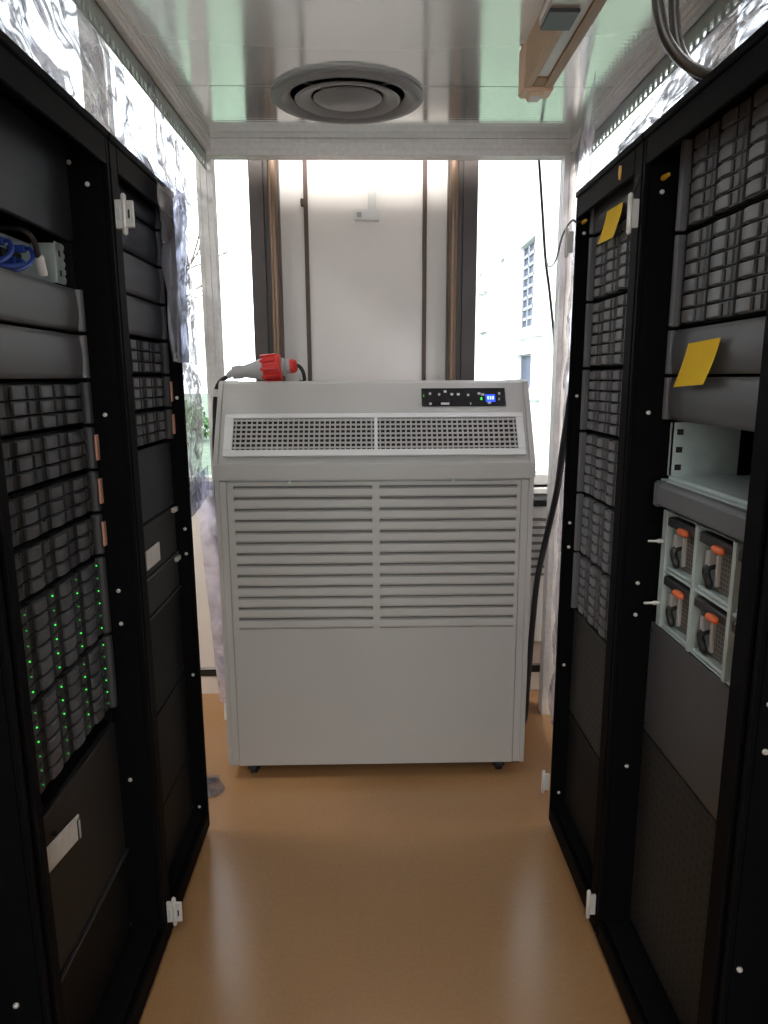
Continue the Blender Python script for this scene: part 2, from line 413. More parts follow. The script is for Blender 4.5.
for a, b in ((L0, L1), (R0 + .02, R1 + .02)):
    profile(MB(), a, b, -2.75, -.03, ZC - .05, ZC, M['alu'], 'y').build('side_rail', fr)
# roof of two multiwall sheets; the far one is cut round the diffuser
DC = Vector((-.065, 2.47, ZC)); DR = .215
def sheet(y0, y1, label):
    m = MB(); m.box(L0, R1 + .02, y0, y1, ZC + .001, ZC + .017, M['poly'])
    o = m.build('polycarbonate_sheet', label=label, cat='roof sheet', group='clear roof sheets')
    return o
sheet(.15, 2.388, 'large translucent ribbed roof sheet nearest the viewer above the aisle')
sheet(2.392, 2.93, 'translucent ribbed roof sheet at the far end, beside the back crossbeam')

def slotted_duct(x0, x1, sgn, label):
    t = thing('slotted_duct', label, 'cable duct', (0, 2.87, ZC - .05), 0)
    m = MB(); zb = -.062; y0, y1 = -2.7, 0
    fx = x1 if sgn > 0 else x0                       # face towards the aisle
    th = .003
    a, b = (fx - th, fx) if sgn > 0 else (fx, fx + th)
    m.box(a, b, y0, y1, -.036, 0, M['duct'])          # solid upper strip
    m.box(a, b, y0, y1, zb, -.056, M['duct'])         # lower lip
    p = .036
    n = int((y1 - y0) / p)
    for k in range(n + 1):
        yy = y0 + k * p
        m.box(a, b, yy, min(yy + p * .5, y1), -.056, -.036, M['duct'])
    m.build('perforated_face', t)
    MB().box(min(x0, x1), max(x0, x1), y0, y1, -.004, 0, M['duct']).build('back_flange', t)
    return t
slotted_duct(-.664, -.622, 1, 'perforated grey duct under the left roof rail')
slotted_duct(.804, .846, -1, 'perforated grey green duct under the right roof rail')

# round ceiling diffuser
t = thing('ceiling_diffuser', 'round grey air diffuser in the clear roof', 'air diffuser', (DC.x, DC.y - .005, ZC - .009))
t.scale = (1, .88, .8)
MB().lathe([(.185, .012), (.245, .008), (.248, .0), (.24, -.008), (.215, -.012), (.195, .0), (.185, .012)], M['diff'], n=56).build('outer_ring', t, smooth=True)
MB().lathe([(.0, .016), (.20, .016), (.20, .012), (.0, .012)], M['diff_d'], n=40).build('throat', t)
MB().lathe([(.155, .008), (.172, -.006), (.165, -.012), (.135, -.004), (.118, .008)], M['diff'], n=48).build('cone_ring', t, smooth=True)
MB().lathe([(.0, .010), (.10, .010), (.112, .002), (.10, -.008), (.075, -.012), (.07, -.016), (.0, -.018)], M['diff'], n=40).build('centre_disc', t, smooth=True)
b = MB()
for k in range(4):
    R = Matrix.Rotation(PI / 4 + k * PI / 2, 3, 'Z')
    b.box(.06, .23, -.004, .004, .004, .010, M['diff'], R, (0, 0, 0))
b.build('support_spider', t)

# tan batten luminaire and the metal box hanging under it
t = thing('batten_luminaire', 'tan fluorescent batten lamp hung lengthwise under the clear roof', 'ceiling lamp', (.47, 2.12, 2.28))
MB().box(-.038, .038, -1.75, -.045, .02, .118, M['tan']).build('housing', t, bevel=.004)
MB().box(-.040, -.018, -1.75, -.02, 0, .03, M['tan']).box(.014, .040, -1.75, -.02, 0, .03, M['tan_d']).build('side_flange', t, bevel=.003)
MB().box(-.018, .014, -1.74, -.10, .006, .022, M['opal']).build('diffuser', t, bevel=.003)
MB().box(-.018, .014, -.10, -.02, .002, .022, M['tan_d']).build('end_plate', t, bevel=.002)
MB().box(-.044, .044, -.045, .02, -.006, .118, M['peach']).box(-.02, .02, -.03, .03, -.012, .004, M['white']).build('end_cap', t, bevel=.006)
t = thing('ballast_box', 'grey metal box fixed under the tan batten lamp', 'junction box', (.415, 1.66, 2.252))
MB().box(-.036, .036, -.16, .035, .006, .03, M['silver']).build('casing', t, bevel=.004, seg=2)
MB().box(-.033, .033, -.05, .032, -.002, .006, M['dark_metal']).build('bottom_cover', t, bevel=.002)

# two dark conduits looping from the roof down on to the right rack top
for k, (dx, dy, label) in enumerate(((0, 0, 'dark flexible conduit looping over the right rack, the left one of two'),
                                     (.042, .03, 'dark flexible conduit looping over the right rack, the right one of two'))):
    MB().tube([(.505 + dx, 1.33 + dy, 2.398), (.503 + dx, 1.33 + dy, 2.22), (.505 + dx, 1.335 + dy, 2.135), (.535 + dx * .8, 1.34 + dy, 2.07), (.60 + dx * .6, 1.345 + dy, 2.03), (.72 + dx * .5, 1.35 + dy, 2.022), (.95, 1.36 + dy, 2.022)],
              .0098, M['hose'], 12, 8).build('conduit', smooth=True, label=label, cat='conduit', group='conduits over the right rack')

# ------------------------------------------------------------------ racks
XF = {'L': -.553, 'R': .596}
ROT = {'L': PI / 2, 'R': -PI / 2}
def wpos(side, e, y, z): return (XF[side] - e if side == 'L' else XF[side] + e, y, z)

screw_me = MB().lathe([(.0052, 0), (.0052, .002), (.004, .004), (.0015, .0048)], M['silver'], n=10).mesh('screw', smooth=True)
lug_me = MB().lathe([(.006, 0), (.006, .003), (.0045, .026), (.003, .03)], M['yellow'], n=10).mesh('screw', smooth=True)
hinge_me = MB().box(-.004, .004, -.015, .0, -.030, .030, M['silver']).box(-.006, -.004, -.012, -.004, -.012, .012, M['steel']).mesh('hinge', bevel=.0015)
leaf_me = MB().box(-.004, .004, -.040, -.022, -.028, .028, M['silver']).box(-.006, -.004, -.034, -.028, -.010, .010, M['dark_metal']).mesh('hinge_leaf', bevel=.0015)
pin_me = MB().lathe([(.003, -.043), (.0058, -.039), (.0058, .039), (.003, .043)], M['silver'], n=12).mesh('hinge_pin', smooth=True)

def rack(side, y0, y1, near_rim, far_rim, e, label, screws=(), hinges=(), eq=None, depth=.92):
    """front rim plane at local y=0, u = viewer right"""
    yc = (y0 + y1) / 2; w = y1 - y0
    t = thing('server_rack', label, 'server rack', wpos(side, 0, yc, 0), ROT[side], None)
    # far is +u on the left row and -u on the right row
    sg = 1 if side == 'L' else -1
    lr, rr = (near_rim, far_rim) if side == 'L' else (far_rim, near_rim)
    h = w / 2; H = 2.0; zb = .02
    f = MB()
    f.box(-h, -h + lr, 0, .012, zb, H, M['rack']).box(h - rr, h, 0, .012, zb, H, M['rack'])
    f.box(-h + lr, h - rr, 0, .012, H - .055, H, M['rack']).box(-h + lr, h - rr, 0, .012, zb, .075, M['rack'])
    f.build('door_frame', t, bevel=.0025)
    MB().box(-h, -h + .012, .012, depth, zb, H, M['rack']).build('side_panel', t)
    MB().box(h - .012, h, .012, depth, zb, H, M['rack']).build('side_panel', t)
    tp = MB().box(-h, h, -.004, depth, H, H + .018, M['rack'])
    tp.box(-h + .03, h - .03, .02, depth - .02, H + .018, H + .026, M['rack'])
    tp.build('top_panel', t, bevel=.003)
    MB().box(-h + .012, h - .012, .02, depth, zb, .07, M['rack_in']).build('base', t)
    MB().box(-h + .012, h - .012, depth - .01, depth, .07, H, M['rack_in']).build('back_panel', t)
    # mounting rails fill the gap between the side panels and the equipment
    eu0, eu1 = eq
    if eu0 > -h + .014:
        MB().box(-h + .012, eu0, e + .004, e + .03, .07, H - .02, M['rack_in']).build('mounting_rail', t)
    if eu1 < h - .014:
        MB().box(eu1, h - .012, e + .004, e + .03, .07, H - .02, M['rack_in']).build('mounting_rail', t)
    for (d, z, kind) in screws:
        o = place('screw', lug_me if kind == 'lug' else screw_me, t)
        o.location = (sg * (h - .012), d, z)
        o.rotation_euler = (0, -sg * PI / 2, 0)
        if kind == 'lug': o['label'] = 'screw with a yellow cable lug'
    for (u, z) in hinges:
        hg = place('hinge', hinge_me, t, (sg * u, 0, z))
        hg.scale = (1, 1, 1)
        if side == 'R': hg.rotation_euler = (0, 0, 0)
        pn = place('hinge_pin', pin_me, hg, (0, -.019, 0))
        if side == 'L': place('hinge_leaf', leaf_me, hg)
        hg['label'] = 'silver hinge half'
    return t

EL1 = (1.085, 1.585); EL2 = (1.64, 2.085)
def equ(side, y0, y1, e0, e1):
    yc = (y0 + y1) / 2
    return (e0 - yc, e1 - yc) if side == 'L' else (-(e1 - yc), -(e0 - yc))
E1, E2 = .085, .05
sl1 = [(.045, 1.907, 's'), (.047, 1.42, 's'), (.049, 1.005, 's'), (.049, .923, 's'), (.058, .51, 's'), (.062, .06, 's'), (.08, 1.95, 's')]
sl2 = [(.02, 1.444, 's'), (.02, 1.046, 's'), (.02, .967, 's'), (.022, .567, 's'), (.028, .097, 's'), (.03, 1.88, 's')]
sr1 = [(.041, 1.92, 'lug'), (.04, 1.892, 's'), (.043, 1.418, 's'), (.045, 1.011, 's'), (.045, .931, 's'), (.049, .527, 's'), (.053, .06, 's')]
sr2 = [(.018, 1.934, 'lug'), (.022, 1.904, 's'), (.024, 1.443, 's'), (.021, 1.055, 's'), (.021, .978, 's'), (.024, .585, 's'), (.027, .128, 's')]
sr0 = [(.026, .994, 's'), (.027, .913, 's'), (.024, .509, 's'), (.03, 1.42, 's')]
sl0 = [(.052, .464, 's'), (.05, .92, 's'), (.05, 1.42, 's')]
rack('L', .42, 1.008, .03, .012, E1, 'black server rack cropped by the left edge, nearest on the left', sl0, (), equ('L', .42, 1.008, .46, .99))
rack('R', .42, 1.004, .03, .012, E1, 'black server rack cropped by the right edge, nearest on the right', sr0, (), equ('R', .42, 1.004, .46, .99))
rack('L', 1.026, 1.60, .024, .014, E1, 'black server rack on the left with green lit disk shelves', sl1, [(.303, 1.853), (.303, .103)], equ('L', 1.026, 1.60, *EL1))
rack('R', 1.022, 1.60, .044, .014, E1, 'black server rack on the right with bright yellow note and orange tabbed modules', sr1, [(.300, 1.853), (.303, .103)], equ('R', 1.022, 1.60, *EL1))
rack('L', 1.606, 2.098, .044, .012, E2, 'black server rack at the far left, partly under a plastic flap', sl2, (), equ('L', 1.606, 2.098, *EL2))
rack('R', 1.606, 2.098, .046, .012, E2, 'black server rack at the far right, full of grey disk shelves', sr2, [(.262, 1.885), (.262, .15)], equ('R', 1.606, 2.098, *EL2))

# ------------------------------------------------------------------ rack equipment
def eq(name, side, col, z, label, cat, group=None, e=None):
    y0, y1 = {1: EL1, 2: EL2, 0: (.46, .99)}[col]
    ee = e if e is not None else (E2 if col == 2 else E1)
    return thing(name, label, cat, wpos(side, ee, (y0 + y1) / 2, z), ROT[side], group), (y1 - y0)

_cache = {}
def cached(key, fn):
    if key not in _cache: _cache[key] = fn()
    return _cache[key]

def ear_mesh(h, m):
    def mk():
        prof = [(-.010, .004), (-.010, -.006), (-.006, -.014), (.002, -.017), (.009, -.012), (.010, .004)]
        b = MB(); b.prism(prof, .002, h - .002, m, 'z')
        return b.mesh('ear', bevel=.0015)
    return cached(('ear', round(h, 4), m.name), mk)

def chassis_mesh(w, h, dep, m):
    return cached(('ch', round(w, 4), round(h, 4), dep), lambda: MB().box(-w / 2 + .004, w / 2 - .004, .014, dep, .001, h - .001, m).mesh('chassis'))

def drive_mesh(dw, dh, md):
    def mk():
        b = MB(); a = dw / 2; g = .0012; hh = dh / 2 - .0016
        b.box(-a + g, -a + .05 * dw, -.001, .012, -hh, hh, md)                      # left lip
        b.box(-a + .05 * dw, -a + .24 * dw, .0, .012, -hh, hh, M['void'])            # flush black panel, shade of the finger recess put into the colour
        b.box(-a + .24 * dw, a - g, .0, .012, -hh, hh, md)
        b.box(a - .30 * dw, a - .285 * dw, -.0015, .0, -hh * .8, hh * .8, M['void'])   # status window strip
        b.box(a - .20 * dw, a - .05 * dw, -.004, .0, -hh * .85, hh * .85, md)
        return b.mesh('drive')
    return cached(('drv', round(dw, 4), round(dh, 4), md.name), mk)

def latch_mesh(dw, dh, ml):
    def mk():
        b = MB(); a = dw / 2; hh = dh / 2 - .0035
        x0, x1 = -a + .24 * dw, a - .33 * dw
        n = 6; prof = [(x0, .0)]
        for k in range(n + 1):
            t = k / n; prof.append((x0 + (x1 - x0) * t, -.004 - .0045 * math.sin(PI * (.12 + .80 * t)) ** .8))
        prof.append((x1, .0))
        b.prism(prof, -hh, hh, ml, 'z')
        return b.mesh('latch', bevel=.001)
    return cached(('lat', round(dw, 4), round(dh, 4), ml.name), mk)
led_me = MB().lathe([(.0018, 0), (.0018, .002), (.001, .003)], M['led'], n=8, axis='y', R=Matrix.Rotation(PI, 3, 'Z')).mesh('status_led')
led2_me = MB().lathe([(.0016, 0), (.0016, .002), (.001, .003)], M['led_soft'], n=8, axis='y', R=Matrix.Rotation(PI, 3, 'Z')).mesh('status_led')
tag_me = MB().box(-.004, .012, -.0045, .0, -.029, .029, M['tag']).mesh('label_tag', bevel=.001)

def disk_shelf(side, col, z0, z1, rows, label, group, grey=False, lit=False, tagged=False, seed=0):
    t, w = eq('disk_shelf', side, col, z0, label, 'disk shelf', group)
    h = z1 - z0
    place('chassis', chassis_mesh(w, h, .5, M['rack_in']), t)
    md, ml = (M['drive_lit'], M['latch_lit']) if grey else (M['drive'], M['latch'])
    me = M['ear'] if grey else M['drive']
    for s in (-1, 1): place('ear', ear_mesh(h, me), t, (s * (w / 2 - .012), 0, 0))
    iw = w - .052; dw = iw / 4
    top = .004; dh = (h - 2 * top) / rows
    dm, lm = drive_mesh(dw, dh, md), latch_mesh(dw, dh, ml)
    rnd = random.Random(seed)
    for r in range(rows):
        for c in range(4):
            x = -iw / 2 + (c + .5) * dw; z = top + (r + .5) * dh
            d = place('drive', dm, t, (x, 0, z))
            place('latch', lm, d)
            if lit: place('status_led', led_me if rnd.random() < .62 else led2_me, d, (dw * .40, -.0038, dh * .1))
    if tagged:
        o = place('label_tag', tag_me, t, (w / 2 - .012, -.016, h / 2)); o['label'] = 'salmon coloured label tag'
    return t

def bezel(side, col, z0, z1, label, m, me, group=None, name='bezel_panel', cat='rack panel', curve=.012):
    t, w = eq(name, side, col, z0, label, cat, group)
    h = z1 - z0
    n = 8; prof = [(.012, .001)]
    for k in range(n + 1):
        q = k / n; prof.append((-.004 - curve * math.sin(PI * q) * .5, .001 + (h - .003) * q))
    prof.append((.012, h - .002))
    MB().prism(prof, -w / 2 + .024, w / 2 - .024, m, 'x').build('face_plate', t, bevel=.0015, smooth=True)
    for s in (-1, 1): place('ear', ear_mesh(h, me), t, (s * (w / 2 - .012), 0, 0))
    place('chassis', chassis_mesh(w, h, .3, M['rack_in']), t)
    return t

def flat_panel(side, col, z0, z1, label, m, name='blanking_panel', cat='rack panel', group=None, edge=None):
    t, w = eq(name, side, col, z0, label, cat, group)
    h = z1 - z0
    MB().box(-w / 2 + .001, w / 2 - .001, -.002, .010, .001, h - .001, m).build('face_plate', t, bevel=.0015)
    if edge: MB().box(-w / 2 + .004, w / 2 - .004, -.006, -.002, .001, .006, edge).build('edge_strip', t)
    for s in (-1, 1):
        for zz in (.02, h - .02):
            place('screw', cap_me, t, (s * (w / 2 - .012), -.002, zz))
    return t
cap_me = MB().lathe([(.0035, 0), (.0035, .0015), (.0015, .0028)], M['dark_metal'], n=8, axis='y', R=Matrix.Rotation(PI, 3, 'Z')).mesh('screw')

# ---- left, nearest cropped racks: one black panel each
flat_panel('L', 0, .08, 1.94, 'black panel of the rack cropped by the left edge', M['blank'])
flat_panel('R', 0, .08, 1.94, 'black panel of the rack cropped by the right edge', M['blank'])

# ---- left front rack
flat_panel('L', 1, 1.79, 1.985, 'dark slate blank panel at the top of the left front rack', M['blank_l'])
bezel('L', 1, 1.600, 1.692, 'grey bezel just below the open slot with blue cables', M['bezel_grey'], M['ear'], 'plain grey bezels of the left front rack')
bezel('L', 1, 1.500, 1.596, 'grey bezel right above the topmost disk shelf, left front rack', M['bezel_grey'], M['ear'], 'plain grey bezels of the left front rack')
zs = [1.497, 1.398, 1.297, 1.198, 1.097]
lab = ['twelve drive disk shelf without a salmon tag, top of left front rack',
       'twelve drive disk shelf with the highest salmon tag, left front rack',
       'twelve drive disk shelf with the middle salmon tag, left front rack',
       'twelve drive disk shelf with the lowest salmon tag, above the green lights']
for i in range(4):
    disk_shelf('L', 1, zs[i + 1] + .002, zs[i] - .002, 3, lab[i], 'disk shelves without lights, left front rack', tagged=i > 0)
disk_shelf('L', 1, .905, 1.094, 6, 'upper disk shelf speckled with green lights, left front rack', 'green lit disk shelves', lit=True, seed=3)
disk_shelf('L', 1, .715, .901, 6, 'lower disk shelf speckled with green lights, left front rack', 'green lit disk shelves', lit=True, seed=5)
t, w = eq('blade_chassis', 'L', 1, .315, 'tall dark chassis with white pull tag under the green lit shelves', 'chassis')
place('chassis', chassis_mesh(w, .36, .55, M['rack_in']), t)
MB().box(-w / 2 + .004, w / 2 - .004, -.004, .012, .004, .356, M['mesh_dark']).build('front_grille', t, bevel=.002)
MB().box(-w / 2 + .004, w / 2 - .004, -.012, -.004, 0, .007, M['dark_metal']).build('edge_strip', t, bevel=.001)
R = Matrix.Rotation(math.radians(10), 3, 'Y')
o = MB().box(-.238, -.102, -.056, -.053, .305, .353, M['white_label'], R).build('pull_tag', t); o['label'] = 'white pull tag'
MB().box(-.112, -.100, -.058, -.004, .300, .306, M['dark_metal']).box(-.112, -.100, -.0585, -.0545, .292, .335, M['steel']).build('tag_clip', t, bevel=.002)
flat_panel('L', 1, .085, .308, 'black blank panel at the foot of the left front rack', M['blank'])
# open slot with a recessed switch and its leads
t, w = eq('network_switch', 'L', 1, 1.700, 'pale metal switch recessed in the open slot, left front rack', 'switch', e=E1 + .02)
MB().box(-w / 2 + .03, w / 2 - .045, .05, .40, 0, .078, M['steel']).build('casing', t, bevel=.002)
em = MB(); em.box(w / 2 - .045, w / 2 - .006, .0, .003, 0, .084, M['steel'])
for k in range(5): em.box(w / 2 - .010, w / 2 - .003, -.001, .004, .004 + k * .017, .014 + k * .017, M['steel'])
for k in range(2): em.box(w / 2 - .036, w / 2 - .024, -.001, .001, .014 + k * .04, .028 + k * .04, M['dark_metal'])
em.box(w / 2 - .048, w / 2 - .045, .0, .05, 0, .08, M['steel'])
em.build('mounting_ear', t, bevel=.0008)
em = MB()
for k in range(8): em.box(-w / 2 + .05 + k * .045, -w / 2 + .082 + k * .045, .044, .051, .022, .048, M['void'])
em.build('port', t)
def lead(u, z, m, label, tip=None, droop=.03):
    X, Y, Z = wpos('L', E1 + .045, (EL1[0] + EL1[1]) / 2 + u, 1.70 + z)
    t = thing('network_lead', label, 'cable', (X, Y, Z), 0, 'leads in the open slot')
    MB().box(-.022, .012, -.0065, .0065, -.007, .007, m).build('connector', t, bevel=.002)
    MB().tube([(.01, 0, 0), (.024, -.004, -.002), (.032, -.02, -z * .5 + .001), (.026, -.07, -z + .001), (.0, -.12, -z + .001)], .0042, M['rubber'] if m is not M['blue'] else M['blue'], 8, 5).build('cord', t, smooth=True)
    if tip: MB().box(.0, .016, -.008, .006, -.012, .006, tip).build('sleeve', t, bevel=.003)
lead(.02, .050, M['blue'], 'blue network lead, nearest plug in the open slot')
lead(.06, .022, M['blue'], 'blue network lead with plug low in the open slot')
lead(.10, .050, M['blue'], 'blue network lead with plug high in the open slot')
X, Y, Z = wpos('L', E1 + .02, 1.435, 1.722)
t = thing('power_lead', 'black lead with a white sleeve hanging in the open slot', 'cable', (X, Y, Z))
MB().tube([(-.06, -.03, .062), (-.005, -.028, .058), (.012, -.016, .04), (.012, -.003, .012)], .006, M['rubber'], 8, 5).build('cord', t, smooth=True)
MB().lathe([(.007, -.022), (.0085, -.018), (.0085, .014), (.006, .018)], M['white'], (.013, .004, 0), 'z', 12, Matrix.Rotation(.3, 3, 'X')).build('sleeve', t, smooth=True)

# ---- left far rack
bezel('L', 2, 1.912, 1.985, 'topmost dark panel of the far left rack', M['blank_l'], M['bezel'], None)
bezel('L', 2, 1.812, 1.908, 'charcoal panel second from the top, far left rack', M['blank_l'], M['bezel'], 'charcoal panels of the far left rack')
bezel('L', 2, 1.710, 1.808, 'charcoal panel third from the top, far left rack', M['bezel'], M['bezel'], 'charcoal panels of the far left rack')
bezel('L', 2, 1.610, 1.706, 'charcoal panel right above the drives of the far left rack', M['bezel'], M['bezel'], 'charcoal panels of the far left rack')
zz = [1.606, 1.510, 1.415, 1.320]
lab = ['dark disk shelf without a tag, uppermost in the far left rack', 'dark disk shelf with the upper salmon tag, far left rack', 'dark disk shelf with the lower salmon tag, far left rack']
for i in range(3):
    disk_shelf('L', 2, zz[i + 1] + .002, zz[i] - .002, 3, lab[i], 'disk shelves of the far left rack', tagged=i > 0)
flat_panel('L', 2, 1.124, 1.316, 'plain dark blank panel below the drives, far left rack', M['blank_l'])
def rack_server(z0, z1, label, plate):
    t, w = eq('rack_server', 'L', 2, z0, label, 'server', 'servers of the far left rack')
    h = z1 - z0
    place('chassis', chassis_mesh(w, h, .5, M['rack_in']), t)
    MB().box(-w / 2 + .004, w / 2 - .004, -.004, .012, .006, h - .004, M['mesh_dark']).build('front_grille', t, bevel=.002)
    MB().box(-w / 2 + .004, w / 2 - .004, -.009, -.004, 0, .005, M['dark_metal']).build('edge_strip', t)
    MB().box(w / 2 - .045, w / 2 - .01, -.016, -.004, h - .016, h - .002, M['silver']).build('release_latch', t, bevel=.002)
    if plate:
        o = MB().box(-.085, .03, -.010, -.006, .028, .08, M['white_label']).build('label_plate', t, bevel=.001); o['label'] = 'white label plate'
    return t
rack_server(.972, 1.121, 'dark server with a white label plate, far left rack', True)
rack_server(.862, .969, 'dark server right under the one with the white label plate', False)
flat_panel('L', 2, .58, .858, 'black blank panel under the two servers, far left rack', M['blank'])
flat_panel('L', 2, .30, .577, 'black blank panel low in the far left rack, second from the floor', M['blank'])
flat_panel('L', 2, .085, .297, 'black blank panel at the foot of the far left rack', M['blank'])

# ---- right front rack
disk_shelf('R', 1, 1.806, 1.992, 6, 'grey disk shelf at the very top of the right front rack', 'large grey disk shelves, right front rack', grey=True)
disk_shelf('R', 1, 1.606, 1.802, 6, 'grey disk shelf right above the bezel with the yellow note', 'large grey disk shelves, right front rack', grey=True)
bezel('R', 1, 1.503, 1.602, 'grey bezel carrying the yellow note, right front rack', M['bezel_grey'], M['ear'], 'grey bezels of the right front rack')
bezel('R', 1, 1.402, 1.500, 'grey bezel just above the open metal bay, right front rack', M['bezel_grey'], M['ear'], 'grey bezels of the right front rack')
# open bay: sheet-metal chassis with its front bar pulled forward
t, w = eq('open_chassis', 'R', 1, 1.205, 'open pale metal bay with tray and grey front bar, right front rack', 'chassis')
sw = MB(); sw.box(-w / 2 + .034, -w / 2 + .038, .0, .155, .072, .193, M['steel'])
sw.box(-w / 2 + .024, -w / 2 + .038, .0, .003, .072, .193, M['steel'])
for k in range(3): sw.box(-w / 2 + .0378, -w / 2 + .040, .010, .024, .085 + k * .040, .098 + k * .040, M['void'])
sw.build('side_wall', t)
sw = MB(); sw.box(w / 2 - .016, w / 2 - .012, .0, .155, .072, .193, M['steel']); sw.build('side_wall', t)
ft = MB(); ft.box(-w / 2 + .034, w / 2 - .012, .0, .46, .066, .072, M['steel'])
for k in range(3): ft.box(-.03 + k * .09, -.015 + k * .09, .10, .104, .072, .0735, M['void'])
ft.build('tray_floor', t)
MB().box(-w / 2 + .036, w / 2 - .004, -.018, .0, .062, .066, M['steel']).build('tray_lip', t)
fb = MB(); fb.prism([(-.034, .010), (-.037, .015), (-.037, .054), (-.030, .062), (-.018, .062), (-.018, .010)], -w / 2 + .068, w / 2 - .01, M['bezel_grey'], 'x')
fb.build('front_bar', t, bevel=.002)
MB().box(-w / 2 + .050, -w / 2 + .069, -.040, -.012, .006, .064, M['ear']).build('bar_end', t, bevel=.004, seg=2)
MB().box(-w / 2 + .012, w / 2 - .012, .02, .46, .0, .004, M['dark_metal']).build('bottom_sheet', t)
# power module block
t, w = eq('power_enclosure', 'R', 1, .920, 'metal enclosure holding power modules with orange tabs, right front rack', 'power enclosure')
H = .278
cw = .153; ch = H / 2
f = MB()
x0 = -w / 2 + .030
f.box(x0, x0 + .024, -.004, .05, 0, H, M['steel'])
for k in range(1, 3): f.box(x0 + .016 + k * cw - .006, x0 + .016 + k * cw + .006, -.006, .08, 0, H, M['steel'])
f.box(w / 2 - .010, w / 2 - .002, -.004, .05, 0, H, M['steel'])
for z in (0, ch, H): f.box(x0, w / 2 - .002, -.002, .08, max(0, z - .003), min(H, z + .003), M['steel'])
f.build('metal_frame', t, bevel=.0012)
for s in range(2):
    MB().lathe([(.005, .0), (.005, .012), (.003, .016), (.003, .034), (.001, .036)], M['silver'], (x0 + .01, -.004, .055 + s * .15), 'y', 10, Matrix.Rotation(PI, 3, 'Z')).build('captive_screw', t, smooth=True)
MB().box(x0, w / 2 - .004, .085, .45, .002, H - .002, M['rack_in']).build('casing', t)
pm_back = MB().box(.050, cw - .012, .016, .085, .014, ch - .030, M['grille_tan']).box(.006, cw - .012, .050, .086, .010, ch - .010, M['dark_metal']).mesh('power_module', bevel=.002)
pm_bar = MB().box(.006, cw - .010, -.004, .045, ch - .034, ch - .012, M['dark_metal']).mesh('top_bar', bevel=.003)
pm_tab = MB().lathe([(.002, -.020), (.007, -.016), (.009, 0), (.007, .016), (.002, .020)], M['orange'], (cw * .62, -.008, ch - .030), 'x', 12).mesh('release_tab', smooth=True)
pm_hd = MB().tube([(.040, .03, ch - .075), (.040, .004, ch - .080), (.040, .0, .048), (.054, .0, .030), (.030, .012, .018)], .008, M['rubber'], 8, 5).mesh('handle', smooth=True)
pm_blk = MB().box(.030, .046, .0, .040, ch - .086, ch - .046, M['plug_grey']).mesh('connector_block', bevel=.002)
pm_ledge = MB().box(.010, cw - .010, .0, .05, .006, .013, M['steel']).mesh('ledge', bevel=.001)
pm_shut = MB().box(.056, .066, .010, .017, .024, ch - .05, M['ac_fin']).mesh('side_strip', bevel=.001)
for c in range(3):
    for r in range(2):
        p = place('power_module', pm_back, t, (x0 + .016 + c * cw + .004, 0, r * ch))
        for n, m_ in (('top_bar', pm_bar), ('handle', pm_hd), ('connector_block', pm_blk), ('ledge', pm_ledge), ('side_strip', pm_shut)):
            place(n, m_, p)
        o = place('release_tab', pm_tab, p); o['label'] = 'orange release tab'
flat_panel('R', 1, .632, .916, 'smooth slate blank panel under the power modules', M['bezel'])
flat_panel('R', 1, .085, .628, 'perforated dark panel at the foot of the right front rack', M['perf'])

# ---- right far rack
bezel('R', 2, 1.897, 1.99, 'plain dark panel at the top of the far right rack', M['bezel'], M['ear'])
ze = [1.893, 1.712, 1.524, 1.340, 1.152, .966, .780]
ordw = ['first grey disk shelf from the top of the far right rack', 'second grey disk shelf from the top of the far right rack', 'third grey disk shelf from the top of the far right rack',
        'fourth grey disk shelf from the top of the far right rack', 'fifth grey disk shelf from the top of the far right rack', 'lowest grey disk shelf of the far right rack']
for i in range(6):
    disk_shelf('R', 2, ze[i + 1] + .002, ze[i] - .002, 6, ordw[i], 'disk shelves of the far right rack', grey=True)
flat_panel('R', 2, .43, .776, 'perforated dark panel below the disk shelves, far right rack', M['perf'])
flat_panel('R', 2, .085, .426, 'black blank panel at the foot of the far right rack', M['blank'])

# ------------------------------------------------------------------ sticky notes and yellow tag
def note(side, e, pts, curl, label):
    """square of paper: top-left, top-right, bottom-right, bottom-left as (Y, Z); the foot lifts off by curl"""
    n = 8; b = MB(); P = []
    tl, tr, br, bl = [Vector(p) for p in pts]
    for layer in (0, .0008):
        for j in range(n + 1):
            v = j / n
            for i in range(n + 1):
                u = i / n
                q = (tl * (1 - u) + tr * u) * (1 - v) + (bl * (1 - u) + br * u) * v
                d = e - .001 - curl * v ** 1.6 * (1 + .3 * u) - layer
                P.append(wpos(side, d, q.x, q.y))
    o = (n + 1) ** 2; fs = []
    for j in range(n):
        for i in range(n):
            a = j * (n + 1) + i
            fs.append((a, a + 1, a + n + 2, a + n + 1)); fs.append((a + o, a + o + n + 1, a + o + n + 2, a + o + 1))
    ring = [i for i in range(n + 1)] + [j * (n + 1) + n for j in range(1, n + 1)] + [n * (n + 1) + i for i in range(n - 1, -1, -1)] + [j * (n + 1) for j in range(n - 1, 0, -1)]
    for k in range(len(ring)):
        a, c = ring[k], ring[(k + 1) % len(ring)]
        fs.append((a, a + o, c + o, c))
    b.poly(P, fs, M['note'])
    return b.build('sticky_note', smooth=True, label=label, cat='sticky note', group='yellow sticky notes')
note('R', E1 - .020, [(1.455, 1.566), (1.322, 1.571), (1.345, 1.484), (1.485, 1.477)], .012, 'bright yellow sticky note on the grey bezels of the right front rack')
note('R', E2 - .018, [(1.918, 1.925), (1.80, 1.922), (1.816, 1.842), (1.945, 1.848)], .012, 'yellow sticky note at the top of the far right rack by the hinge')
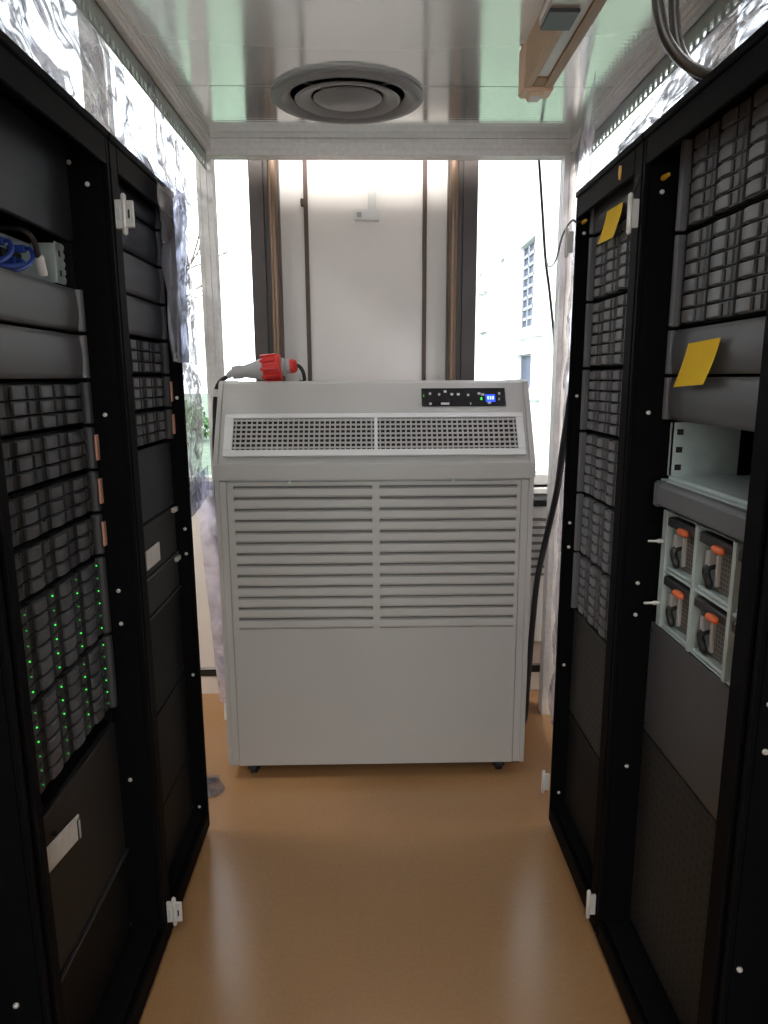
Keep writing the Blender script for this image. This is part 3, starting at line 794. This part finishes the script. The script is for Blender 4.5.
MB().prism([(-.008, .012), (.004, .016), (.010, .002), (.006, -.014), (-.004, -.018), (-.009, -.004)], -.001, .001, M['yellow'], 'x').build(
    'paper_tag', loc=(XF['R'] - .002, 1.74, 1.973), label='scrap of yellow tape on the top edge of the far right rack', cat='tag')

# ------------------------------------------------------------------ portable air conditioner
AX0, AX1, AY, AYB = -.545, .572, 2.402, 2.86
t = thing('air_conditioner', 'large light grey portable air conditioner on casters at the aisle end', 'air conditioner', (0, AY, 0))
body = MB()
zt, zl0, zl1 = 1.488, 1.150, 1.206
slant = lambda z: -.008 + (z - zl1) * (.150 / (zt - .03 - zl1))      # local y of the sloped front at height z
prof = [(.012, .055), (.012, zl0), (.0, zl1), (slant(zt - .03), zt - .03), (slant(zt - .03) + .014, zt - .008), (slant(zt - .03) + .032, zt), (AYB - AY, zt), (AYB - AY, .055)]
body.prism(prof, AX0 + .012, AX1 - .012, M['ac'], 'x')
body.build('cabinet', t, bevel=.002)
for x0, x1 in ((AX0 - .004, AX0 + .013), (AX1 - .013, AX1 + .006)):
    s = MB(); s.prism([(.004, .05), (.004, zl0), (-.008, zl1), (slant(zt - .03) - .004, zt - .03), (slant(zt - .03) + .012, zt - .004), (slant(zt - .03) + .032, zt + .003), (AYB - AY, zt + .003), (AYB - AY, .05)], x0, x1, M['ac'], 'x')
    s.build('side_panel', t, bevel=.002)
# front panel with real louvre slots
fp = MB(); px0, px1 = AX0 + .040, AX1 - .042; pz0, pz1 = .055, zl0 - .008
bx = [(-.483, .004), (.030, .517)]
rows = 13; zt0, zt1 = 1.125, .598; pitch = (zt0 - zt1) / rows; so = .0085
fp.box(px0, px1, -.002, .012, pz0, .600, M['ac'])
fp.box(px0, px1, -.002, .012, zt0 + .004, pz1, M['ac'])
for a, b in ((px0, bx[0][0]), (bx[0][1], bx[1][0]), (bx[1][1], px1)): fp.box(a, b, -.002, .012, .600, zt0 + .004, M['ac'])
fp.build('front_panel', t)
for a, b in bx:
    lv = MB()
    for k in range(rows):
        z1_ = zt0 + .004 - k * pitch
        # slot at the top of every pitch, then a bowed-out blade
        z0_ = z1_ - pitch
        lv.prism([(.012, z0_), (-.001, z0_), (-.0045, z0_ + .006), (-.0035, z0_ + pitch - so - .004), (.003, z0_ + pitch - so), (.012, z0_ + pitch - so)], a, b, M['ac'], 'x')
    lv.build('louver', t)
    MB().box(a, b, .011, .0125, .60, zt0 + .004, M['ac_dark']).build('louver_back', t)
for x0, x1 in ((AX0 + .014, AX0 + .038), (AX1 - .040, AX1 - .014)):
    MB().box(x0, x1, -.0005, .012, .055, zl0 - .004, M['ac']).build('corner_post', t, bevel=.002)
MB().box(AX0 - .004, AX1 + .006, -.014, .012, zl0, zl1, M['ac']).build('drip_edge', t, bevel=.004, seg=2)
for x in (-.285, .29):
    MB().lathe([(.007, 0), (.007, .003), (.003, .005)], M['steel'], (x, -.002, zl0 - .006), 'y', 12, Matrix.Rotation(PI, 3, 'Z')).build('screw', t)
# items on the slope: local frame u = x, n = outward normal, s = up the slope
p0 = Vector((0, slant(zl1), zl1)); p1 = Vector((0, slant(zt - .03), zt - .03))
sd = (p1 - p0).normalized(); ang = math.atan2(sd.y, sd.z)
RS = Matrix.Rotation(-ang, 3, 'X')                                   # local z -> up the slope, local -y -> outwards
def on_slope(mb):
    mb.v = [tuple(RS @ Vector(v) + p0) for v in mb.v]; return mb
SL = (p1 - p0).length
k = 1 / sd.z
g0, g1 = (1.230 - zl1) * k, (1.372 - zl1) * k
gf = MB(); X0, X1 = -.515, .546; i0, i1 = g0 + .024, g1 - .018
gf.box(X0, X1, -.009, 0, g0, i0, M['ac_white']).box(X0, X1, -.009, 0, i1, g1, M['ac_white'])
gf.box(X0, -.484, -.009, 0, i0, i1, M['ac_white']).box(.520, X1, -.009, 0, i0, i1, M['ac_white']).box(.0135, .0255, -.009, 0, i0, i1, M['ac_white'])
on_slope(gf).build('grille_frame', t, bevel=.0015)
on_slope(MB().box(-.484, .520, -.0012, .0, i0, i1, M['void'])).build('grille_back', t)
for a, b in ((-.484, .0135), (.0255, .520)):
    g = MB(); nh = 7
    for r in range(nh):
        zc = i0 + (r + .5) * (i1 - i0) / nh
        g.box(a, b, -.0072, -.0052, zc - .0034, zc + .0034, M['ac_fin'])
    g2 = MB(); nv = 27
    for c in range(nv):
        xc = a + (c + .5) * (b - a) / nv
        g2.box(xc - .0028, xc + .0028, -.0052, -.0028, i0, i1, M['ac_fin'])
    on_slope(g).build('horizontal_vanes', t); on_slope(g2).build('vertical_vanes', t)
c0, c1 = (1.397 - zl1) * k, (1.460 - zl1) * k
cp = on_slope(MB().box(.186, .490, -.004, 0, c0, c1, M['panel_black'])).build('control_panel', t, bevel=.0012)
def cpart(name, x0, x1, z0, z1, m, d=-.0052, label=None):
    z0, z1 = c0 + z0 * (c1 - c0), c0 + z1 * (c1 - c0)
    o = on_slope(MB().box(x0, x1, d, -.004, z0, z1, m)).build(name, cp)
    if label: o['label'] = label
cpart('display', .418, .452, .22, .62, M['lcd'], label='small blue lit display')
for q in range(3): cpart('digit', .424 + q * .009, .429 + q * .009, .34, .52, M['lcd_digit'], -.0058)
cpart('status_led', .399, .405, .32, .46, M['led'], label='green lit indicator')
cpart('status_led', .192, .195, .5, .62, M['led_soft'])
for x, z, s in ((.217, .62, .008), (.217, .06, .010), (.25, .58, .007), (.272, .74, .010), (.296, .58, .010), (.319, .58, .010), (.355, .54, .008), (.395, .62, .010), (.408, .56, .012), (.43, .1, .012), (.362, .06, .004), (.27, .06, .03), (.468, .62, .008), (.466, .3, .005)):
    cpart('button', x - s / 2, x + s / 2, z, z + .12, M['icon'])
# casters
for x in (AX0 + .085, AX1 - .085):
    for y in (.045, AYB - AY - .05):
        o = MB().box(x - .028, x + .028, y - .028, y + .028, .046, .056, M['caster']).box(x - .022, x - .016, y - .014, y + .014, .018, .048, M['caster']).box(x + .016, x + .022, y - .014, y + .014, .018, .048, M['caster']).build('caster', t, bevel=.002)
        MB().lathe([(.018, -.014), (.026, -.011), (.026, .011), (.018, .014)], M['rubber'], (x, y, .026), 'x', 20).build('wheel', o, smooth=True)

# red and grey industrial plug lying on top of the unit
t = thing('industrial_plug', 'red and grey industrial plug lying on top of the air conditioner', 'plug', (-.37, 2.66, 1.536))
R = Matrix.Rotation(math.radians(-6), 3, 'Y')
def lx(prof, m, name, n=20):
    MB().lathe(prof, m, (0, 0, 0), 'x', n, R).build(name, t, smooth=True)
lx([(.014, -.150), (.024, -.146), (.026, -.115), (.022, -.105), (.027, -.085), (.040, -.035), (.041, -.005)], M['plug_grey'], 'plug_body')
col = MB()
n = 20; pr = []
for r, h in ((.040, -.03), (.047, -.026), (.050, .010), (.050, .034), (.044, .040)): pr.append((r, h))
col.lathe(pr, M['red'], (0, 0, 0), 'x', n, R)
for q in range(10):
    a = q * 2 * PI / 10; c = Vector((.0, .047 * math.cos(a), .047 * math.sin(a)))
    A = R @ Matrix.Rotation(a, 3, 'X')
    pts = [tuple(A @ Vector((x, .046 + y, z))) for z in (-.006, .006) for y in (0, .009) for x in (-.035, .020)]
    col.poly(pts, [(0, 2, 3, 1), (4, 5, 7, 6), (0, 1, 5, 4), (2, 6, 7, 3), (0, 4, 6, 2), (1, 3, 7, 5)], M['red'])
col.build('red_collar', t, bevel=.002)
lx([(.034, .038), (.034, .052), (.027, .056), (.026, .072)], M['plug_grey'], 'coupler')
lx([(.026, .070), (.027, .074), (.025, .088), (.018, .096), (.008, .098)], M['red'], 'gland_nut')
MB().tube([(.094, 0, .012), (.108, 0, .004), (.118, .002, -.014), (.122, .006, -.036), (.118, .03, -.042), (.10, .09, -.042)], .007, M['rubber'], 10, 6).build('cord', t, smooth=True)
MB().tube([(-.148, .0, -.016), (-.170, .005, -.030), (-.196, .008, -.048), (-.212, .01, -.075), (-.220, .012, -.12), (-.226, .015, -.2), (-.234, .02, -.33), (-.230, .02, -.7), (-.215, .08, -1.2), (-.2, .14, -1.525)],
          .0085, M['rubber'], 10, 6).build('power_cord', t, smooth=True)
MB().tube([(-.146, .0, -.014), (-.156, .0, -.021), (-.166, .003, -.028)], [.014, .013, .012, .010], M['plug_grey'], 10, 5).build('cable_sleeve', t, smooth=True)
MB().lathe([(.010, -.014), (.0115, -.012), (.0115, .012), (.010, .014)], M['white'], (-.215, .01, -.090), 'z', 12).build('tape_band', t, smooth=True)

# ------------------------------------------------------------------ convector below the right window, dangling cables
t = thing('convector', 'white slotted convector heater on the back wall right of the air conditioner', 'heater', (.98, YW - .018, 0))
cv = MB(); cv.box(-.33, .6, -.13, 0, .30, .94, M['white']); cv.build('casing', t, bevel=.006)
cs = MB()
for k_ in range(8): cs.box(-.31, .58, -.136, -.128, .62 + k_ * .036, .632 + k_ * .036, M['ac_dark'])
cs.build('slots', t)
MB().box(-.34, .61, -.15, 0, .94, 1.0 - .032, M['void']).build('top_grille', t, bevel=.003)
MB().box(-.30, -.24, -.10, -.03, 0, .30, M['dark_metal']).build('leg', t); MB().box(.5, .56, -.10, -.03, 0, .30, M['dark_metal']).build('leg', t)

MB().tube([(.630, 2.115, 1.62), (.640, 2.20, 1.48), (.668, 2.38, 1.26), (.712, 2.60, 1.06), (.70, 2.72, .80), (.682, 2.73, .66), (.672, 2.74, .45), (.665, 2.75, .22), (.66, 2.77, .03), (.63, 2.82, .012), (.58, 2.95, .012)], .012, M['rubber'], 10, 6).build(
    'power_cable', smooth=True, label='thick black cable drooping to the floor right of the air conditioner', cat='cable')
MB().tube([(.670, 2.955, 2.45), (.680, 2.955, 2.36), (.702, 2.955, 2.16), (.722, 2.955, 1.975), (.748, 2.955, 1.82), (.775, 2.955, 1.6), (.792, 2.955, 1.2), (.795, 2.955, .6), (.795, 2.955, .012), (.85, 2.97, .008)], .0055, M['rubber'], 8, 6).build(
    'hanging_cable', smooth=True, label='thin black cable hanging in front of the right window', cat='cable')
MB().tube([(.604, 2.070, 1.934), (.592, 2.075, 1.932), (.590, 2.12, 1.945), (.613, 2.3, 1.938), (.672, 2.6, 1.910), (.711, 2.85, 1.928), (.722, 2.945, 1.972)], .003, M['rubber'], 8, 6).build(
    'earth_wire', smooth=True, label='thin wire from the far right rack to the hanging cable', cat='cable')
MB().tube([(.590, 1.60, 1.93), (.585, 1.615, 1.90), (.588, 1.628, 1.875), (.600, 1.645, 1.89)], .003, M['rubber'], 8, 6).build(
    'jumper_wire', smooth=True, label='short black jumper wire between the two right racks', cat='cable')

# ------------------------------------------------------------------ plastic film
def film(fn, nu, nv, m, label, amp=.02, freq=5.0, seed=0, ridge=0.0, normal=None):
    P = []
    for j in range(nv + 1):
        for i in range(nu + 1):
            u, v = i / nu, j / nv
            p = Vector(fn(u, v))
            q = p * freq + Vector((seed * 3.1, seed * 1.7, seed))
            d = noise.noise(q) + .5 * noise.noise(q * 2.1) + ridge * (abs(noise.noise(q * 1.4 + Vector((9, 3, 1)))) * 2 - .5)
            nrm = normal or Vector((1, 0, 0))
            edge = min(1.0, min(v, 1 - v + .15) * 8 + .15)
            P.append(tuple(p + nrm * d * amp * edge))
    fs = [(j * (nu + 1) + i, j * (nu + 1) + i + 1, (j + 1) * (nu + 1) + i + 1, (j + 1) * (nu + 1) + i) for j in range(nv) for i in range(nu)]
    b = MB().poly(P, fs, m)
    return b.build('plastic_sheet', smooth=False, label=label, cat='plastic sheet', group='clear plastic sheets')
lerp = lambda a, b, t: a + (b - a) * t
def smoothall(o): o.data.polygons.foreach_set('use_smooth', [True] * len(o.data.polygons))
# above the left racks, from the rail to the rack tops
smoothall(film(lambda u, v: (lerp(-.668, -.600, v), lerp(.45, 2.12, u), lerp(2.345, 2.034, v)), 90, 24, M['film'], 'crumpled clear plastic sheet filling the gap above the left racks', .022, 7, 1, .5))
# left end curtain beyond the racks
smoothall(film(lambda u, v: (lerp(-.612, -.690, u) + .0 * v, lerp(2.13, 2.86, u), lerp(2.345, 1.055 - .03 * u, v)), 40, 60, M['film'], 'tall clear plastic curtain between the far left rack and the back post', .022, 5, 2, .6))
# bluish doubled hem of it
# flap over the rack corner
def flap(u, v):
    y = lerp(1.875, 2.16, u)
    if v < .25:
        q = v / .25; return (lerp(-.66, -.538, q), y + .03 * (1 - q), lerp(2.12, 2.028 - .035 * (1 - u), q))
    q = (v - .25) / .75
    return (-.532 + .010 * math.sin(u * 11) * q, y + .03 * (1 - u) * q - .045 * u * q, lerp(2.028 - .035 * (1 - u), 1.545, q))
smoothall(film(flap, 16, 40, M['film_grey'], 'hazy plastic flap draped over the front of the far left rack', .006, 12, 3, .4))
smoothall(film(lambda u, v: (lerp(-.735, -.598, u) + .055 * v * (1 - u), 2.865 - .03 * u, lerp(1.08, .09, v)), 16, 40, M['film_lilac'], 'clear plastic strip hanging low between left rack and air conditioner', .012, 5, 4, .3, Vector((0, -1, 0))))
smoothall(film(lambda u, v: (lerp(-.600, -.672, u), lerp(2.16, 2.85, u), lerp(1.15, 1.03, v)), 24, 8, M['film_blue'], 'bluish doubled hem at the foot of the tall left curtain', .008, 6, 5, .3))
# right side
smoothall(film(lambda u, v: (lerp(.850, .640, v), lerp(.45, 2.11, u), lerp(2.345, 2.034, v)), 90, 24, M['film'], 'crumpled clear plastic sheet filling the gap above the right racks', .024, 7, 6, .5))
smoothall(film(lambda u, v: (lerp(.640, .800, u), lerp(2.12, 2.86, u), lerp(2.345, .06, v)), 30, 70, M['film_lilac'], 'clear plastic curtain between the far right rack and the back post', .020, 5, 7, .5))
smoothall(film(lambda u, v: (lerp(-.70, -.57, u) + .02 * math.sin(v * 5), lerp(2.28, 2.42, v), .006), 10, 10, M['film_grey'], 'scrap of grey plastic lying on the floor left of the air conditioner', .003, 20, 8, .2, Vector((0, 0, 1))))

# ------------------------------------------------------------------ outdoors
struct(MB().box(-60, 60, YW + .4, 90, -.45, -.35, M['grass']), 'ground')
bl = thing('building', 'white building seen through the right window', 'building', (3.3, 20, -.35))
bw = MB(); bw.box(0, 10, -12.5, 25, 0, 12, M['render_wall']); bw.build('wall', bl)
def far_window(y0, y1, z0, z1, nx, nz):
    g = MB(); g.box(-.14, -.002, y0 - .25, y0, z0 - .2, z1 + .2, M['render_wall'])
    g.box(-.14, .0, y1, y1 + .25, z0 - .2, z1 + .2, M['render_wall']); g.box(-.14, 0, y0, y1, z1, z1 + .2, M['render_wall']); g.box(-.18, 0, y0 - .2, y1 + .2, z0 - .2, z0, M['render_wall'])
    for i in range(nx + 1):
        y = lerp(y0, y1, i / nx); g.box(-.05, -.01, y - .03, y + .03, z0, z1, M['far_frame'])
    for i in range(nz + 1):
        z = lerp(z0, z1, i / nz); g.box(-.05, -.01, y0, y1, z - .03, z + .03, M['far_frame'])
    w_ = g.build('window', bl)
    MB().box(-.02, -.012, y0, y1, z0, z1, M['far_glass']).build('pane', w_)
far_window(-6.25, -4.83, 2.83, 4.5, 3, 8)
far_window(-6.21, -4.87, 1.61, 2.31, 1, 1)
far_window(-3.1, -2.6, 1.85, 4.6, 1, 2)
far_window(.2, .75, 4.4, 4.75, 1, 1)
far_window(.23, .72, 3.3, 3.6, 1, 1)
# bare tree outside the left window
tr = thing('tree', 'bare branched tree outside the left window', 'tree', (-4.3, 11, -.35))
def branch(mb, p, d, ln, r, depth, rnd):
    pts = [p]; q = p.copy(); dd = d.copy()
    for k in range(5):
        dd = (dd + Vector((rnd.uniform(-.22, .22), rnd.uniform(-.22, .22), rnd.uniform(-.05, .14)))).normalized()
        q = q + dd * ln / 5; pts.append(q.copy())
    mb.tube(pts, [r, r * .9, r * .8, r * .7, r * .6], M['bark'], 6, 1)
    if depth:
        for k in range(4 if depth > 1 else 3):
            st = pts[min(5, 2 + k)]
            nd = (dd + Vector((rnd.uniform(-1, 1), rnd.uniform(-1, 1), rnd.uniform(-.2, .6)))).normalized()
            branch(mb, st, nd, ln * .62, r * .55, depth - 1, rnd)
rnd = random.Random(11)
MB_t = MB(); branch(MB_t, Vector((0, 0, 0)), Vector((.05, 0, 1)), 3.2, .06, 0, rnd); MB_t.build('trunk', tr, smooth=True)
MB_b = MB()
for a in range(4):
    branch(MB_b, Vector((.05, 0, 1.6 + a * .28)), Vector((math.cos(a * 2.1), math.sin(a * 2.1), .75)).normalized(), 2.0, .022, 2, rnd)
MB_b.build('branches', tr, smooth=True)
def shrub(x, y, r, label, seed):
    s = thing('shrub', label, 'shrub', (x, y, -.35), 0, 'shrubs beyond the lawn')
    rr = random.Random(seed); b = MB(); P = []; fs = []
    for k_ in range(900):
        a = rr.uniform(0, 2 * PI); e = math.asin(rr.uniform(-.2, 1)); q = r * rr.uniform(.75, 1.05)
        c = Vector((q * math.cos(a) * math.cos(e), q * math.sin(a) * math.cos(e), r * .25 + q * .8 * math.sin(e)))
        A = Vector((rr.uniform(-1, 1), rr.uniform(-1, 1), rr.uniform(-1, 1))).normalized() * r * .09
        B = Vector((rr.uniform(-1, 1), rr.uniform(-1, 1), rr.uniform(-1, 1))).normalized() * r * .06
        o = len(P); P += [tuple(c - A), tuple(c + B), tuple(c + A), tuple(c - B)]; fs.append((o, o + 1, o + 2, o + 3))
    b.poly(P, fs, M['leaf']); b.build('foliage', s)
    MB().tube([(0, 0, 0), (.02, 0, r * .4), (0, .02, r * .8)], r * .06, M['bark'], 6, 3).build('stem', s)
shrub(-6.2, 21, 1.3, 'low green shrub beyond the lawn, behind the left plastic curtain', 1)
shrub(-9.5, 24, 1.6, 'bushy shrub at the far edge of the lawn, further left', 2)

# ------------------------------------------------------------------ light
wd = bpy.data.worlds.new('sky'); sc.world = wd; wd.use_nodes = True
nt = wd.node_tree; bg = nt.nodes['Background']
bg.inputs['Color'].default_value = (.93, .965, 1.0, 1); bg.inputs['Strength'].default_value = 4.8
sun = bpy.data.lights.new('sun', 'SUN'); sun.energy = 3.0; sun.angle = .3; sun.color = (1, .96, .9)
so_ = bpy.data.objects.new('sun', sun); COL.objects.link(so_); so_.rotation_euler = Vector((.8, .08, -.6)).to_track_quat('-Z', 'Y').to_euler()
def area(name, loc, target, sx, sy, power, col=(1, .95, .88)):
    l = bpy.data.lights.new(name, 'AREA'); l.shape = 'RECTANGLE'; l.size = sx; l.size_y = sy; l.energy = power; l.color = col
    o = bpy.data.objects.new(name, l); COL.objects.link(o); o.location = loc
    o.rotation_euler = (Vector(target) - Vector(loc)).to_track_quat('-Z', 'Y').to_euler()
    return o
# unseen fill lamps, added over the enclosure, at its sides and behind the viewer
area('fill_lamp', (-.05, 1.3, 3.2), (-.05, 1.3, 0), .6, 1.8, 150, (1, .97, .93))
area('fill_lamp', (-1.8, 1.6, 3.2), (-1.8, 1.6, 0), .4, 1.6, 80, (1, .97, .93))  # both side lamps are added so the film above the racks looks bright
area('fill_lamp', (1.8, 1.6, 3.2), (1.8, 1.6, 0), .4, 1.6, 80, (1, .97, .93))
area('fill_lamp', (0, -1.2, 3.15), (0, -1.1, 0), .6, 1.5, 40, (1, .97, .93))

vs = sc.view_settings
sc.display_settings.display_device = 'sRGB'
vs.view_transform = 'Standard'; vs.look = 'None'; vs.exposure = 0.0; vs.gamma = 1.0; vs.use_curve_mapping = False
cy = sc.cycles
cy.max_bounces = 10; cy.diffuse_bounces = 5; cy.glossy_bounces = 4; cy.transmission_bounces = 6; cy.transparent_max_bounces = 24
cy.use_denoising = True; cy.caustics_reflective = False; cy.caustics_refractive = False
cy.sample_clamp_indirect = 6.0
